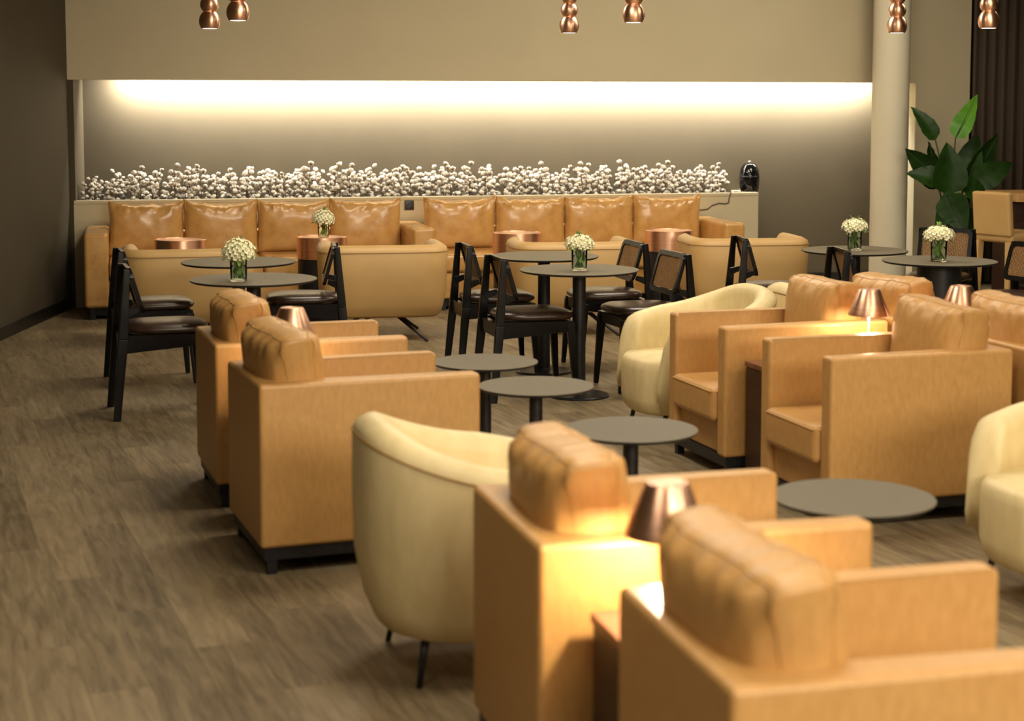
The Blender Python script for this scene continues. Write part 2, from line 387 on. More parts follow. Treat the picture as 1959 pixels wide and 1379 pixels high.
def cotton_proto(seed):
    rn = random.Random(seed)
    t = thing('cotton_stem', 'dry cotton stem with open white bolls standing in the long planter', 'cotton plant', (0, 0, 0), 0, 'cotton stems packed along the planter')
    bm = bmesh.new(); H = rn.uniform(.28, .36); top = Vector((rn.uniform(-.04, .04), rn.uniform(-.03, .03), H))
    tube(bm, [(0, 0, 0), (top.x*.3, top.y*.3+.01, H*.5), tuple(top)], [.004, .0035, .002], 5)
    bolls = []
    for k in range(12):
        z = .09+(H-.09)*(k/11)**.9; base = Vector((top.x*z/H, top.y*z/H, z-.03))
        a = k*2.4+rn.uniform(-.4, .4); r = rn.uniform(.04, .085)*(1-.45*k/11)
        e = base+Vector((math.cos(a)*r, math.sin(a)*r*.9, rn.uniform(.015, .045)))
        tube(bm, [tuple(base), tuple((base+e)/2+Vector((0, 0, -.006))), tuple(e)], .0018, 4); bolls.append((e, a, r))
    obj('stem', bm, 'twig', t)
    for e, a, r in bolls:
        inst('boll', BOLL, t, e, (rn.uniform(-.2, .9)*math.sin(a)*-1, rn.uniform(0, .9)*math.cos(a), rn.uniform(0, 6)), [rn.uniform(.92, 1.16)]*3)
    return t
protos = [cotton_proto(s) for s in range(8)]
NST = 128; usedp = set()
for k in range(NST):
    t = .10+5.80*k/(NST-1)+random.uniform(-.03, .03); t = min(max(t, .12), 5.90)
    off = -[.13, .27, .20, .325][k % 4]+random.uniform(-.02, .02)
    p = at_wall(t, off, PZ-.12)
    pr = protos[k % 8]; rz = random.uniform(0, 360); s = random.uniform(.86, 1.12)
    if t < .5: s *= .92
    if k < 8: pr.location = p; pr.rotation_euler = (0, 0, R(rz)); pr.scale = (s, s, s)
    else: dup(pr, p, rz, scale=(s, s, s))
# black appliance on the planter end
p = at_wall(wall_t(1434, -.2), -.2, PZ)
ap = thing('dispenser', 'glossy black domed device with knob on the right end of the planter', 'dispenser', p, WA-70)
bm = bmesh.new(); lathe(bm, [(0, 0), (.078, 0), (.086, .01), (.094, .09), (.094, .15), (.084, .21), (.066, .245), (.05, .262), (0, .266)], 32); obj('body', bm, 'gloss', ap)
bm = bmesh.new(); lathe(bm, [(0, .264), (.016, .266), (.012, .274), (.017, .279), (.013, .288), (0, .29)], 20); obj('knob', bm, 'chrome', ap)
bm = bmesh.new(); lathe(bm, [(.0935, .135), (.0965, .137), (.0965, .147), (.0925, .149)], 32); obj('band', bm, 'blackmetal', ap)
bm = bmesh.new(); tube(bm, [(.085, 0, .19), (.11, 0, .2), (.118, 0, .15), (.11, 0, .08), (.09, 0, .06)], .008, 8); obj('handle', bm, 'gloss', ap)
# cable hanging down the planter front
def onfront(px, z, o=.006):
    # px is a position along the wall
    return at_wall(px, o, z)
bm = bmesh.new()
cpts = [(5.89, .907, -.05), (5.89, .916, 0), (5.885, .905, .012), (5.87, .86, .009), (5.865, .815, .009), (5.83, .805, .009), (5.77, .812, .009), (5.70, .79, .009), (5.66, .758, .009), (5.60, .752, .009), (5.50, .765, .009), (5.42, .76, .009)]
sm = []
for i in range(len(cpts)-1):
    for s in range(4):
        f = s/4; sm.append([cpts[i][q]*(1-f)+cpts[i+1][q]*f for q in range(3)])
sm.append(cpts[-1])
tube(bm, [tuple(onfront(t, z+.004, o)) for t, z, o in sm], .0045, 6)
tag(obj('cable', bm, 'cable'), 'thin dark power cable hanging down the right end of the pale planter', 'cable')
# wall socket
p = at_wall(wall_t(783), 0, .835)
s = thing('wall_socket', 'small square black wall socket between the two sofas', 'socket', p, WA)
bm = rbox(-.042, .042, -.012, 0, -.042, .042, .003, 2); obj('plate', bm, 'socket', s)
bm = bmesh.new(); tube(bm, [(0, -.0135, 0), (0, -.0115, 0)], .024, 20); obj('insert', bm, 'socket2', s, smooth=False)
# ---------------------------------------------------------------- sofas along the planter
SD = .95
def sofa(name_label, t0, n, cw, left_arm, right_arm, sd):
    p = at_wall(t0, SD, 0)
    s = thing('sofa', name_label, 'sofa', p, WA)
    aw = .19; x = aw if left_arm else 0.0; L = x+n*cw+(aw if right_arm else 0)
    def leather(name, *a, r=.03, seg=4): return obj(name, rbox(*a, r, seg), 'sofa', s, wn=True)
    if left_arm: leather('armrest', 0, aw, 0, SD-.03, .10, .70)
    if right_arm: leather('armrest', L-aw, L, 0, SD-.03, .10, .70)
    leather('base', x, x+n*cw, .03, SD-.03, .10, .32, r=.015)
    leather('backrest', x, x+n*cw, SD-.17, SD-.03, .32, .66, r=.03)
    half = n*cw/2
    for k in range(2): leather('seat_cushion', x+k*half+.002, x+(k+1)*half-.002, .0, SD-.18, .32, .475, r=.035, seg=5)
    for k in range(n):
        bm = cushion(cw*1.015, .43, .22, seed=sd+k*1.7, wr=.026, droop=.03, edge=.36); ring = list(SEAM[0])
        o = obj('back_cushion', bm, 'sofa', s, loc=(x+(k+.5)*cw, SD-.285, .465), rot=(R(0), 0, R(-90)))
        o.rotation_euler = (0, R(0), R(-90)); 
        q = obj('piping', piping(ring), 'sofa', o)
    for lx in (.06, L/2, L-.06):
        for ly in (.08, SD-.12):
            bm = bmesh.new(); box(bm, lx-.02, lx+.02, ly-.02, ly+.02, 0, .10); obj('leg', bm, 'blackmetal', s, smooth=False)
    bm = bmesh.new(); box(bm, .04, L-.04, .10, SD-.08, .03, .105); obj('plinth', bm, 'skirting', s, smooth=False)
    return s
sofa('tan leather sofa left of the socket, four back cushions and two arms', .10, 4, .614, True, True, 2.0)
sofa('tan leather sofa right of the socket, four back cushions, one arm at its right', .10+2.852, 4, .632, False, True, 11.0)
# ---------------------------------------------------------------- armchairs
def mitre_part(kind):
    """backrest or armrest: one rounded U body cut along its mitres"""
    bm = bmesh.new(); T = .085
    prism(bm, [(-.42, -.32), (.42, -.32), (.42, -.32+T), (-.42+T, -.32+T), (-.42+T, .32-T), (.42, .32-T), (.42, .32), (-.42, .32)], .10, .70)
    bmesh.ops.bevel(bm, geom=bm.edges[:], offset=.016, segments=4, profile=.5, affect='EDGES')
    def cut(co, no):
        g = bm.verts[:]+bm.edges[:]+bm.faces[:]
        bmesh.ops.bisect_plane(bm, geom=g, plane_co=co, plane_no=no, clear_outer=True)
    if kind == 'back':
        cut((-.42, -.32, 0), (1, -1, 0)); cut((-.42, .32, 0), (1, 1, 0))
    elif kind == 'left': cut((-.42, .32, 0), (-1, -1, 0)); cut((0, 0, 0), (0, -1, 0))
    else: cut((-.42, -.32, 0), (-1, 1, 0)); cut((0, 0, 0), (0, 1, 0))
    return bm
def make_armchair():
    t = thing('armchair', 'x', 'armchair', (0, 0, 0), 0, 'square tan leather armchairs')
    obj('backrest', mitre_part('back'), 'tan', t, wn=True)
    obj('armrest', mitre_part('left'), 'tan', t, wn=True)
    obj('armrest', mitre_part('right'), 'tan', t, wn=True)
    obj('base', rbox(-.33, .392, -.236, .236, .10, .255, .01, 2), 'tan', t, wn=True)
    sc_ = obj('seat_cushion', rbox(-.33, .445, -.233, .233, .25, .41, .03, 5), 'tan', t, wn=True)
    sub = bmesh.new()
    tube(sub, [(-.3, -.231, .392), (.42, -.231, .392), (.443, -.215, .392), (.443, .215, .392), (.42, .231, .392), (-.3, .231, .392)], .004, 6)
    obj('piping', sub, 'tan', sc_)
    bm = cushion(.475, .485, .25, seed=5.2, wr=.013, taper=.13, droop=-.012, nu=34, nv=30, edge=.42)
    rings = [list(q) for q in SEAM]
    bc = obj('back_cushion', bm, 'tan', t, loc=(-.215, 0, .400), rot=(0, R(-7), 0))
    for q in rings: obj('piping', piping(q, .0022), 'tan', bc)
    bm = bmesh.new(); box(bm, -.405, .405, -.305, .305, .055, .10); obj('base_frame', bm, 'blackmetal', t, smooth=False)
    for sx in (-.375, .375):
        for sy in (-.28, .28):
            bm = bmesh.new(); bar(bm, (sx, sy, .10), (sx, sy, 0), .04, .04, .034, .034); obj('leg', bm, 'blackmetal', t, smooth=False)
    return t
ac = make_armchair()
ARM = [((-.949, 7.284), 18, 'tan leather armchair in the left pair, farther one, behind the copper lamp'),
       ((-.621, 6.276), 20, 'tan leather armchair in the left pair, nearer one, back towards the aisle'),
       ((.383, 4.081), 15, 'tan leather armchair whose arm is lit brightly by the nearest lamp'),
       ((.705, 3.149), 14, 'nearest tan leather armchair, cut by the bottom right frame edge'),
       ((1.267, 7.829), 198, 'tan leather armchair facing left beside the far cream barrel chair'),
       ((1.578, 6.916), 197, 'tan leather armchair facing left behind the largest low round table'),
       ((2.123, 8.107), 18, 'tan leather armchair facing away, its cushion seen left of the second right lamp'),
       ((2.438, 7.179), 17, 'tan leather armchair facing away at the right frame edge behind another armchair')]
for i, (p, a, lb) in enumerate(ARM):
    if i == 0: ac.location = (*p, 0); ac.rotation_euler = (0, 0, R(a)); ac['label'] = lb; A = ac
    else: A = dup(ac, (*p, 0), a, lb)
    for ch in KIDS[A.name]:
        if ch.name.startswith('back_cushion'):
            ch.rotation_euler = (R([0, 1.5, -1, 1, 1, -1.5, -1, 2][i]), R([-7, -9, -6, -8, -6, -7, -8, -7][i]), R([0, 3, -2, 2, -2, 1, 2, 0][i]))
# ---------------------------------------------------------------- barrel / tub chairs
def shell(A, B, n, T, zb, h_back, h_arm, phim, bulge=.03, tuck=.07, endr=.14, zin=.30, N=56, front_drop=.30, flare=0.):
    bm = bmesh.new(); rings = []
    def plan(phi, a, b):
        c, s = math.cos(phi), math.sin(phi)
        return Vector((-a*math.copysign(abs(c)**(2/n), c), b*math.copysign(abs(s)**(2/n), s), 0))
    for i in range(N+1):
        f = -1+2*i/N; f = math.copysign(1-(1-abs(f))**1.25, f) if False else f
        phi = f*phim; s = abs(f)
        w = s*s*(3-2*s); h = h_back+(h_arm-h_back)*w
        k = max(0, (s-(1-endr))/endr); h = front_drop+(h-front_drop)*math.sqrt(max(0, 1-k**2.6)) if k > 0 else h
        h = max(h, zin+.005)
        prof = [(-tuck, zb), (-tuck*.45, zb+.02), (-tuck*.12, zb+.09), (bulge*.7, zb+(h-zb)*.35), (bulge, zb+(h-zb)*.6), (bulge*.9+flare, h-T*.5), (bulge*.6+flare-T*.06, h-T*.2),
                (flare-T*.28, h-.002), (flare-T*.5, h+.002), (flare-T*.78, h-.008), (flare-T*.96, h-T*.28), (-T*1.02, h-T*.6), (-T*1.05, zin+(h-zin)*.3), (-T*1.1, zin-.02), (-T*1.1, zb+.06)]
        base = plan(phi, A, B); p2 = plan(phi+1e-3, A, B); p1 = plan(phi-1e-3, A, B)
        tan = (p2-p1).normalized(); nr = Vector((tan.y, -tan.x, 0))
        if nr.dot(base) < 0: nr = -nr
        rings.append([bm.verts.new((base.x+nr.x*o, base.y+nr.y*o, z)) for o, z in prof])
    m = len(rings[0])
    for a, b in zip(rings, rings[1:]):
        for k in range(m): bm.faces.new((a[k], a[(k+1) % m], b[(k+1) % m], b[k]))
    bm.faces.new(rings[0]); bm.faces.new(rings[-1][::-1])
    rim = [[tuple(r[j].co) for r in rings] for j in (5, 10)]
    return bm, rim
def d_seat(A, B, n, z0, z1, front, r=.04, back=-.28):
    bm = bmesh.new(); N = 40; poly = []
    for i in range(N):
        a = 2*math.pi*i/N; c, s = math.cos(a), math.sin(a)
        x = math.copysign(abs(c)**(2/n), c)*A; y = math.copysign(abs(s)**(2/n), s)*B
        poly.append((x+(front-A), y))
    prof = [(.0, z0), (.9, z0+.005), (.965, z0+.03), (1, z0+.08), (1.0, z1-.06), (.985, z1-.025), (.93, z1-.004), (.6, z1+.004), (0, z1+.008)]
    rings = []
    cxm = front-A
    for f, z in prof:
        if f == 0: rings.append([bm.verts.new((cxm, 0, z))])
        else: rings.append([bm.verts.new((cxm+(x-cxm)*f, y*f, z)) for x, y in poly])
    for a, b in zip(rings, rings[1:]):
        for i in range(N):
            j = (i+1) % N
            if len(a) == 1: bm.faces.new((a[0], b[i], b[j]))
            elif len(b) == 1: bm.faces.new((a[i], a[j], b[0]))
            else: bm.faces.new((a[i], a[j], b[j], b[i]))
    return bm
def make_barrel():
    t = thing('barrel_chair', 'x', 'barrel chair', (0, 0, 0), 0, 'cream barrel chairs')
    bm, rim = shell(.39, .35, 2.6, .095, .13, .765, .60, R(138), bulge=.02, tuck=.09, endr=.16, zin=.36, front_drop=.30)
    sh = obj('shell', bm, 'cream', t)
    pb = bmesh.new(); tube(pb, rim[0][5:-5], .0035, 6); obj('piping', pb, 'seam', sh)
    obj('seat', d_seat(.31, .27, 2.8, .13, .42, .37), 'cream', t)
    for sx, sy in ((-.24, -.2), (-.24, .2), (.24, -.2), (.24, .2)):
        bm = bmesh.new(); tube(bm, [(sx, sy, .16), (sx*1.12, sy*1.12, 0)], [.014, .009], 10); obj('leg', bm, 'blackmetal', t)
    return t
bc = make_barrel()
for i, (p, a, lb) in enumerate([((.95, 8.52), 198, 'cream barrel chair facing left beside the farther right armchair'),
        ((1.79, 8.79), 18, 'cream barrel chair mostly hidden behind the far barrel chair and a tan cushion'),
        ((-.075, 4.98), 16, 'cream barrel chair seen from behind between the left pair and the lit armchair'),
        ((2.0, 5.58), 200, 'cream barrel chair cut by the right frame edge beside the largest low table')]):
    if i == 0: bc.location = (*p, 0); bc.rotation_euler = (0, 0, R(a)); bc['label'] = lb
    else: dup(bc, (*p, 0), a, lb)
def make_tub():
    t = thing('lounge_chair', 'x', 'lounge chair', (0, 0, 0), 0, 'beige shell lounge chairs facing the sofas')
    bm, rim = shell(.36, .45, 5.0, .10, .17, .70, .70, R(128), bulge=.02, tuck=.06, endr=.10, zin=.36, front_drop=.42, flare=.01)
    sh = obj('shell', bm, 'shell', t)
    pb = bmesh.new(); tube(pb, rim[0][3:-3], .003, 6); obj('piping', pb, 'seam', sh)
    obj('seat', d_seat(.30, .365, 4, .17, .43, .33), 'shell', t)
    for sx, sy in ((-.38, -.30), (-.38, .30), (.34, -.30), (.34, .30)):
        bm = bmesh.new(); tube(bm, [(sx*.25, sy*.25, .185), (sx, sy, .004)], [.014, .010], 10); obj('leg', bm, 'blackmetal', t)
    bm = bmesh.new(); tube(bm, [(0, 0, .2), (0, 0, .155)], .05, 16); obj('hub', bm, 'blackmetal', t)
    return t
tb = make_tub()
for i, (p, a, lb) in enumerate([((-2.35, 11.87), 103, 'beige lounge chair farthest left, back turned, behind black cane chairs'),
        ((-.97, 12.2), 99, 'beige lounge chair in full view with splayed black legs, back turned'),
        ((.45, 12.5), 98, 'beige lounge chair with its back turned behind the middle bistro tables'),
        ((1.80, 12.85), 97, 'beige lounge chair farthest right, back turned, in front of the sofa end')]):
    if i == 0: tb.location = (*p, 0); tb.rotation_euler = (0, 0, R(a)); tb['label'] = lb
    else: dup(tb, (*p, 0), a, lb)
# ---------------------------------------------------------------- cane dining chairs
def make_dining():
    t = thing('dining_chair', 'x', 'dining chair', (0, 0, 0), 0, 'black dining chairs with cane backs')
    TOPZ = .82
    for s in (-1, 1):
        bm = bmesh.new(); a = (-.235, s*.19, TOPZ); m = (-.262, s*.203, .44); b = (-.305, s*.232, 0)
        bar(bm, m, a, .03, .054, .028, .034); bar(bm, b, m, .024, .038, .03, .054); bevel(bm, .004, 2)
        rl = obj('leg', bm, 'black', t, wn=True)
        bm = bmesh.new(); bar(bm, (.20, s*.205, .005), (.17, s*.185, .44), .026, .028, .036, .05); bevel(bm, .004, 2); obj('leg', bm, 'black', t, wn=True)
        # side rail, deep towards the back
        bm = bmesh.new(); y0, y1 = s*.172, s*.200
        pr = [(-.275, .46), (.19, .455), (.19, .40), (.05, .385), (-.275, .36)]
        va = [bm.verts.new((x, y0, z)) for x, z in pr]; vb = [bm.verts.new((x, y1, z)) for x, z in pr]
        bm.faces.new(va[::-1]); bm.faces.new(vb)
        for k in range(5): bm.faces.new((va[k], va[(k+1) % 5], vb[(k+1) % 5], vb[k]))
        obj('side_rail', bm, 'black', t, smooth=False)
        # bracket between backrest foot and post
        bm = bmesh.new(); bar(bm, (-.255, s*.192, .575), (-.175, s*.185, .60), .026, .05, .024, .03); bevel(bm, .003, 1); obj('bracket', bm, 'black', t, smooth=False)
    bm = bmesh.new(); box(bm, .15, .185, -.18, .18, .39, .455); obj('cross_rail', bm, 'black', t, smooth=False)
    bm = bmesh.new(); box(bm, -.275, -.245, -.19, .19, .37, .45); obj('cross_rail', bm, 'black', t, smooth=False)
    # backrest: frame leaning forward at its foot
    back = bpy.data.objects.new('backrest', None)
    bm = bmesh.new(); w = .195; zt, zb_ = TOPZ+.005, .575; xt, xb = -.222, -.150
    outer = []; inner = []; N = 8; rr = .045
    def rounded(w, z0, z1, rr):
        pts = []
        for cx_, cz, a0 in ((w-rr, z1-rr, 0), (-w+rr, z1-rr, 90), (-w+rr, z0+rr, 180), (w-rr, z0+rr, 270)):
            for k in range(N+1):
                a = R(a0+90*k/N); pts.append((cx_+rr*math.cos(a), cz+rr*math.sin(a)))
        return pts
    O = rounded(w, zb_, zt, .05); I = rounded(w-.028, zb_+.028, zt-.028, .03)
    def X(z, o): return xt+(xb-xt)*(zt-z)/(zt-zb_)+o
    n = len(O); L = {}
    for o in (-.011, .011):
        L[o, 'o'] = [bm.verts.new((X(z, o), y, z)) for y, z in O]; L[o, 'i'] = [bm.verts.new((X(z, o), y, z)) for y, z in I]
    for i in range(n):
        j = (i+1) % n
        bm.faces.new((L[-.011, 'o'][i], L[-.011, 'o'][j], L[-.011, 'i'][j], L[-.011, 'i'][i])); bm.faces.new((L[.011, 'o'][i], L[.011, 'i'][i], L[.011, 'i'][j], L[.011, 'o'][j]))
        bm.faces.new((L[-.011, 'o'][i], L[.011, 'o'][i], L[.011, 'o'][j], L[-.011, 'o'][j])); bm.faces.new((L[-.011, 'i'][i], L[-.011, 'i'][j], L[.011, 'i'][j], L[.011, 'i'][i]))
    fr = obj('backrest', bm, 'black', t, smooth=False)
    bm = bmesh.new(); st = .0125; ww = w-.03
    k = -ww
    while k < ww:
        bar(bm, (X(zb_+.03, .001), k, zb_+.03), (X(zt-.03, .001), k, zt-.03), .0052, .0016); k += st
    z = zb_+.034
    while z < zt-.03:
        bar(bm, (X(z, .002), -ww, z), (X(z, .002), ww, z), .0052, .0016, side=Vector((0, 0, 1))); z += st
    for s in (-1, 1):
        k = -ww-.18
        while k < ww+.02:
            a, b = k, k+s*0
            y0, y1 = (k, k+.19); z0, z1 = zb_+.03, zt-.03
            if s < 0: y0, y1 = k+.19, k
            # clip to panel
            pts = []
            for f in (0, 1):
                pts.append([y0+(y1-y0)*f, z0+(z1-z0)*f])
            def clip(p, q):
                for e in (-ww, ww):
                    if (p[0]-e)*(q[0]-e) < 0 and ((p[0] < e) if e < 0 else (p[0] > e)):
                        f = (e-p[0])/(q[0]-p[0]); p[:] = [e, p[1]+(q[1]-p[1])*f]
            clip(pts[0], pts[1]); clip(pts[1], pts[0])
            if all(-ww-1e-4 <= p[0] <= ww+1e-4 for p in pts) and abs(pts[0][1]-pts[1][1]) > .01:
                bar(bm, (X(pts[0][1], 0), *pts[0]), (X(pts[1][1], 0), *pts[1]), .0035, .0012, side=Vector((0, 1, 0)))
            k += .025
    cw_ = obj('cane_panel', bm, 'caneweave', fr, smooth=False); cw_['label'] = 'woven natural cane panel'
    # seat pad
    bm = bmesh.new(); N = 40; prof = [(0, .462), (.9, .462), (.985, .472), (1, .486), (.97, .500), (.85, .512), (.5, .521), (0, .524)]; rings = []
    for f, z in prof:
        if f == 0: rings.append([bm.verts.new((-.02, 0, z))]); continue
        rg = []
        for i in range(N):
            a = 2*math.pi*i/N; c, s_ = math.cos(a), math.sin(a)
            x = math.copysign(abs(c)**(.62), c)*.235; y = math.copysign(abs(s_)**(.62), s_)*(.215+.012*c)
            rg.append(bm.verts.new((-.02+x*f, y*f, z)))
        rings.append(rg)
    for a, b in zip(rings, rings[1:]):
        for i in range(N):
            j = (i+1) % N
            if len(a) == 1: bm.faces.new((a[0], b[i], b[j]))
            elif len(b) == 1: bm.faces.new((a[i], a[j], b[0]))
            else: bm.faces.new((a[i], a[j], b[j], b[i]))
    sp = obj('seat', bm, 'brownseat', t); sp['label'] = 'dark brown leather seat pad'
    return t
dc = make_dining()
DC = [((-1.92, 9.12), 18, 'black cane chair at far left, nearest the aisle, facing right'),
      ((-2.20, 10.17), 18, 'black cane chair at far left, overlapped by the nearer left chair'),
      ((-1.36, 10.48), 188, 'black cane chair seen edge-on against the beige lounge chair, facing left'),
      ((-.08, 10.56), 13, 'black cane chair, farther of the two left of the middle tables'),
      ((.13, 9.66), 15, 'black cane chair, nearer of the two left of the middle tables'),
      ((.585, 10.70), 194, 'black cane chair, farther of the two right of the middle tables'),
      ((.77, 9.90), 198, 'black cane chair, nearer of the two right of the middle tables'),
      ((1.77, 11.1), 4, 'black cane chair seen edge-on in front of the farthest right lounge chair'),
      ((2.26, 10.2), 5, 'black cane chair under the edge of the table in front of the column'),
      ((3.05, 11.75), 240, 'black cane chair by the plant behind the rightmost flower vase'),
      ((3.17, 10.5), 206, 'black cane chair at the right frame edge, cane back showing')]
for i, (p, a, lb) in enumerate(DC):
    if i == 0: dc.location = (*p, 0); dc.rotation_euler = (0, 0, R(a)); dc['label'] = lb
    else: dup(dc, (*p, 0), a, lb)
# ---------------------------------------------------------------- round tables
def make_table(name, r, z, pr, br, cat, group):
    t = thing(name, 'x', cat, (0, 0, 0), 0, group)
    bm = bmesh.new(); lathe(bm, [(0, z-.0035), (r-.003, z-.0035), (r, z-.0025), (r-.001, z), (0, z)], 72)
    tp = obj('table_top', bm, 'top', t, smooth=False)
    bm = bmesh.new(); lathe(bm, [(0, z-.014), (r-.012, z-.014), (r-.002, z-.008), (r-.001, z-.0034), (0, z-.0034)], 72); obj('underside', bm, 'blackmetal', t, smooth=False)
    bm = bmesh.new(); lathe(bm, [(pr, .010), (pr, z-.014)], 28); obj('pedestal', bm, 'blackmetal', t)
    bm = bmesh.new(); lathe(bm, [(0, 0), (br, 0), (br, .008), (br-.01, .014), (pr+.012, .018), (pr, .03), (0, .03)], 48); obj('base', bm, 'blackmetal', t, smooth=False)
    return t
bt = make_table('bistro_table', .35, .75, .039, .18, 'table', 'round grey bistro tables')
BT = [((-1.431, 9.07), 'round bistro table at left carrying the largest flower vase'),
      ((-1.686, 10.101), 'round bistro table behind the leftmost one, empty top'),
      ((.394, 9.605), 'round bistro table in the middle carrying a flower vase'),
      ((.205, 10.498), 'round bistro table behind the middle one, empty top'),
      ((2.282, 10.928), 'round bistro table with flowers in front of the column')]
for i, (p, lb) in enumerate(BT):
    if i == 0: bt.location = (*p, 0); bt['label'] = lb
    else: dup(bt, (*p, 0), 0, lb)
wt = make_table('bistro_table', .35, .75, .135, .15, 'table', 'round grey bistro tables')
wt.location = (2.651, 10.171, 0); wt['label'] = 'round table on a thick black drum base, rightmost with flowers'
lt = make_table('low_table', .25, .50, .029, .15, 'table', 'low round grey side tables')
LT = [((1.049, 4.98), 'low round table nearest the camera, in front of the right armchair'),
      ((.443, 6.058), 'low round table second nearest, right of the middle'),
      ((.103, 7.023), 'low round table third nearest, right of the left armchair arm'),
      ((-.127, 7.7), 'low round table farthest, beneath the nearer middle cane chair')]
for i, (p, lb) in enumerate(LT):
    if i == 0: lt.location = (*p, 0); lt['label'] = lb
    else: dup(lt, (*p, 0), 0, lb)
# copper topped drum tables
def make_drum():
    t = thing('drum_table', 'x', 'side table', (0, 0, 0), 0, 'copper topped drum tables')
    bm = bmesh.new(); lathe(bm, [(0, .52), (.195, .52), (.197, .522), (.197, .688), (.194, .69), (.190, .6895), (.189, .685), (0, .685)], 64)
    o = obj('copper_top', bm, 'copper', t); e = o.modifiers.new('es', 'EDGE_SPLIT'); e.split_angle = R(35)
    bm = bmesh.new(); lathe(bm, [(0, 0), (.19, 0), (.19, .52), (0, .52)], 48); o = obj('body', bm, 'blackmetal', t); e = o.modifiers.new('es', 'EDGE_SPLIT'); e.split_angle = R(35)
    return t
dt = make_drum()
for i, (p, lb) in enumerate([((-2.545, 12.6), 'copper drum table farthest left, in front of the left sofa'),
        ((-1.49, 12.87), 'copper drum table carrying the small bright flower vase'),
        ((.04, 13.3), 'copper drum table in front of the right sofa, behind the middle tables'),
        ((1.295, 13.55), 'copper drum table farthest right, near the sofa arm')]):
    if i == 0: dt.location = (*p, 0); dt['label'] = lb
    else: dup(dt, (*p, 0), 0, lb)
# ---------------------------------------------------------------- box tables with lamps between the armchairs
def make_boxtable():
    t = thing('side_table', 'x', 'side table', (0, 0, 0), 0, 'dark wood box tables between armchairs')
    obj('body', rbox(-.34, .34, -.125, .125, .0, .525, .003, 1), 'wood_dark', t, smooth=False)
    obj('table_top', rbox(-.345, .345, -.13, .13, .525, .55, .003, 1), 'box_top', t, smooth=False)
    return t
def make_lamp():
    t = thing('table_lamp', 'x', 'lamp', (0, 0, 0), 0, 'copper table lamps')
    bm = bmesh.new(); lathe(bm, [(0, 0), (.055, 0), (.056, .004), (.054, .009), (.01, .012), (0, .012)], 36); obj('base', bm, 'copper', t, wn=True)
    bm = bmesh.new(); lathe(bm, [(.0065, .01), (.0065, .235), (.0, .235)], 14); obj('stem', bm, 'copper', t)
    bm = bmesh.new(); lathe(bm, [(.091, .205), (.094, .204), (.094, .208), (.050, .318), (.046, .322), (0, .322), (0, .319), (.046, .318), (.0905, .207)], 48)
    o = obj('lamp_shade', bm, 'copper', t); e = o.modifiers.new('es', 'EDGE_SPLIT'); e.split_angle = R(40)
    bm = bmesh.new(); bmesh.ops.create_icosphere(bm, subdivisions=2, radius=.018, matrix=Matrix.Translation((0, 0, .25))); obj('bulb', bm, 'bulb', t)
    return t
bxt = make_boxtable(); lmp = make_lamp()
PAIRS = [((-.949, 7.284), (-.621, 6.276), 19, -.13, 'left pair', 'between the left pair of armchairs', 6),
         ((.383, 4.081), (.705, 3.149), 14.5, -.21, 'nearest pair', 'between the two nearest armchairs', 27),
         ((1.267, 7.829), (1.578, 6.916), 17.5, .21, 'right pair', 'between the two right armchairs', 12),
         ((2.123, 8.107), (2.438, 7.179), 17.5, -.21, 'far right pair', 'behind the right armchairs, only its top showing', 8)]
for i, (a, b, ang, off, nm, lb, pw) in enumerate(PAIRS):
    mx, my = (a[0]+b[0])/2, (a[1]+b[1])/2; u = (math.cos(R(ang)), math.sin(R(ang)))
    tl = 'dark wood box table '+('between the left pair of armchairs', 'between the two nearest armchairs', 'between the two right armchairs', 'hidden between armchairs at the far right')[i]
    if i == 0: bxt.location = (mx, my, 0); bxt.rotation_euler = (0, 0, R(ang)); bxt['label'] = tl
    else: dup(bxt, (mx, my, 0), ang, tl)
    ll = 'copper cone table lamp '+lb
    lp = (mx+u[0]*off, my+u[1]*off)
    if i == 0: lmp.location = (*lp, .55); lmp['label'] = ll
    else: dup(lmp, (*lp, .55), 0, ll)
    l = bpy.data.lights.new('lamp_bulb_light', 'POINT'); l.energy = pw; l.color = (1, .83, .56); l.shadow_soft_size = .02
    lo = bpy.data.objects.new('lamp_bulb_light', l); C.objects.link(lo); lo.location = (*lp, .55+.215)
# ---------------------------------------------------------------- flower vases
def blossom_mesh():
    bm = bmesh.new()
    for k in range(5):
        a = 2*math.pi*k/5; c, s = math.cos(a), math.sin(a); r = .0125; w = .0062
        v = [bm.verts.new(q) for q in ((0, 0, 0), (c*r*.55-s*w, s*r*.55+c*w, .003), (c*r, s*r, .0055), (c*r*.55+s*w, s*r*.55-c*w, .003))]
        bm.faces.new(v)
    bmesh.ops.create_icosphere(bm, subdivisions=1, radius=.0022, matrix=Matrix.Translation((0, 0, .002)))
    for f in bm.faces: f.material_index = 0 if len(f.verts) == 4 else 1
    me = bpy.data.meshes.new('blossom'); bm.to_mesh(me); bm.free(); me.materials.append(M['petal']); me.materials.append(M['petal_c']); return me
def leaf_small():
    bm = bmesh.new(); v = [bm.verts.new(q) for q in ((0, 0, 0), (.014, .011, .004), (.034, .007, 0), (.046, 0, -.006), (.034, -.007, 0), (.014, -.011, .004), (.022, 0, -.002))]
    for i in range(6): bm.faces.new((v[i], v[(i+1) % 6], v[6]))
    me = bpy.data.meshes.new('leaf'); bm.to_mesh(me); bm.free(); me.materials.append(M['green']); return me
BLS = blossom_mesh(); LFS = leaf_small()
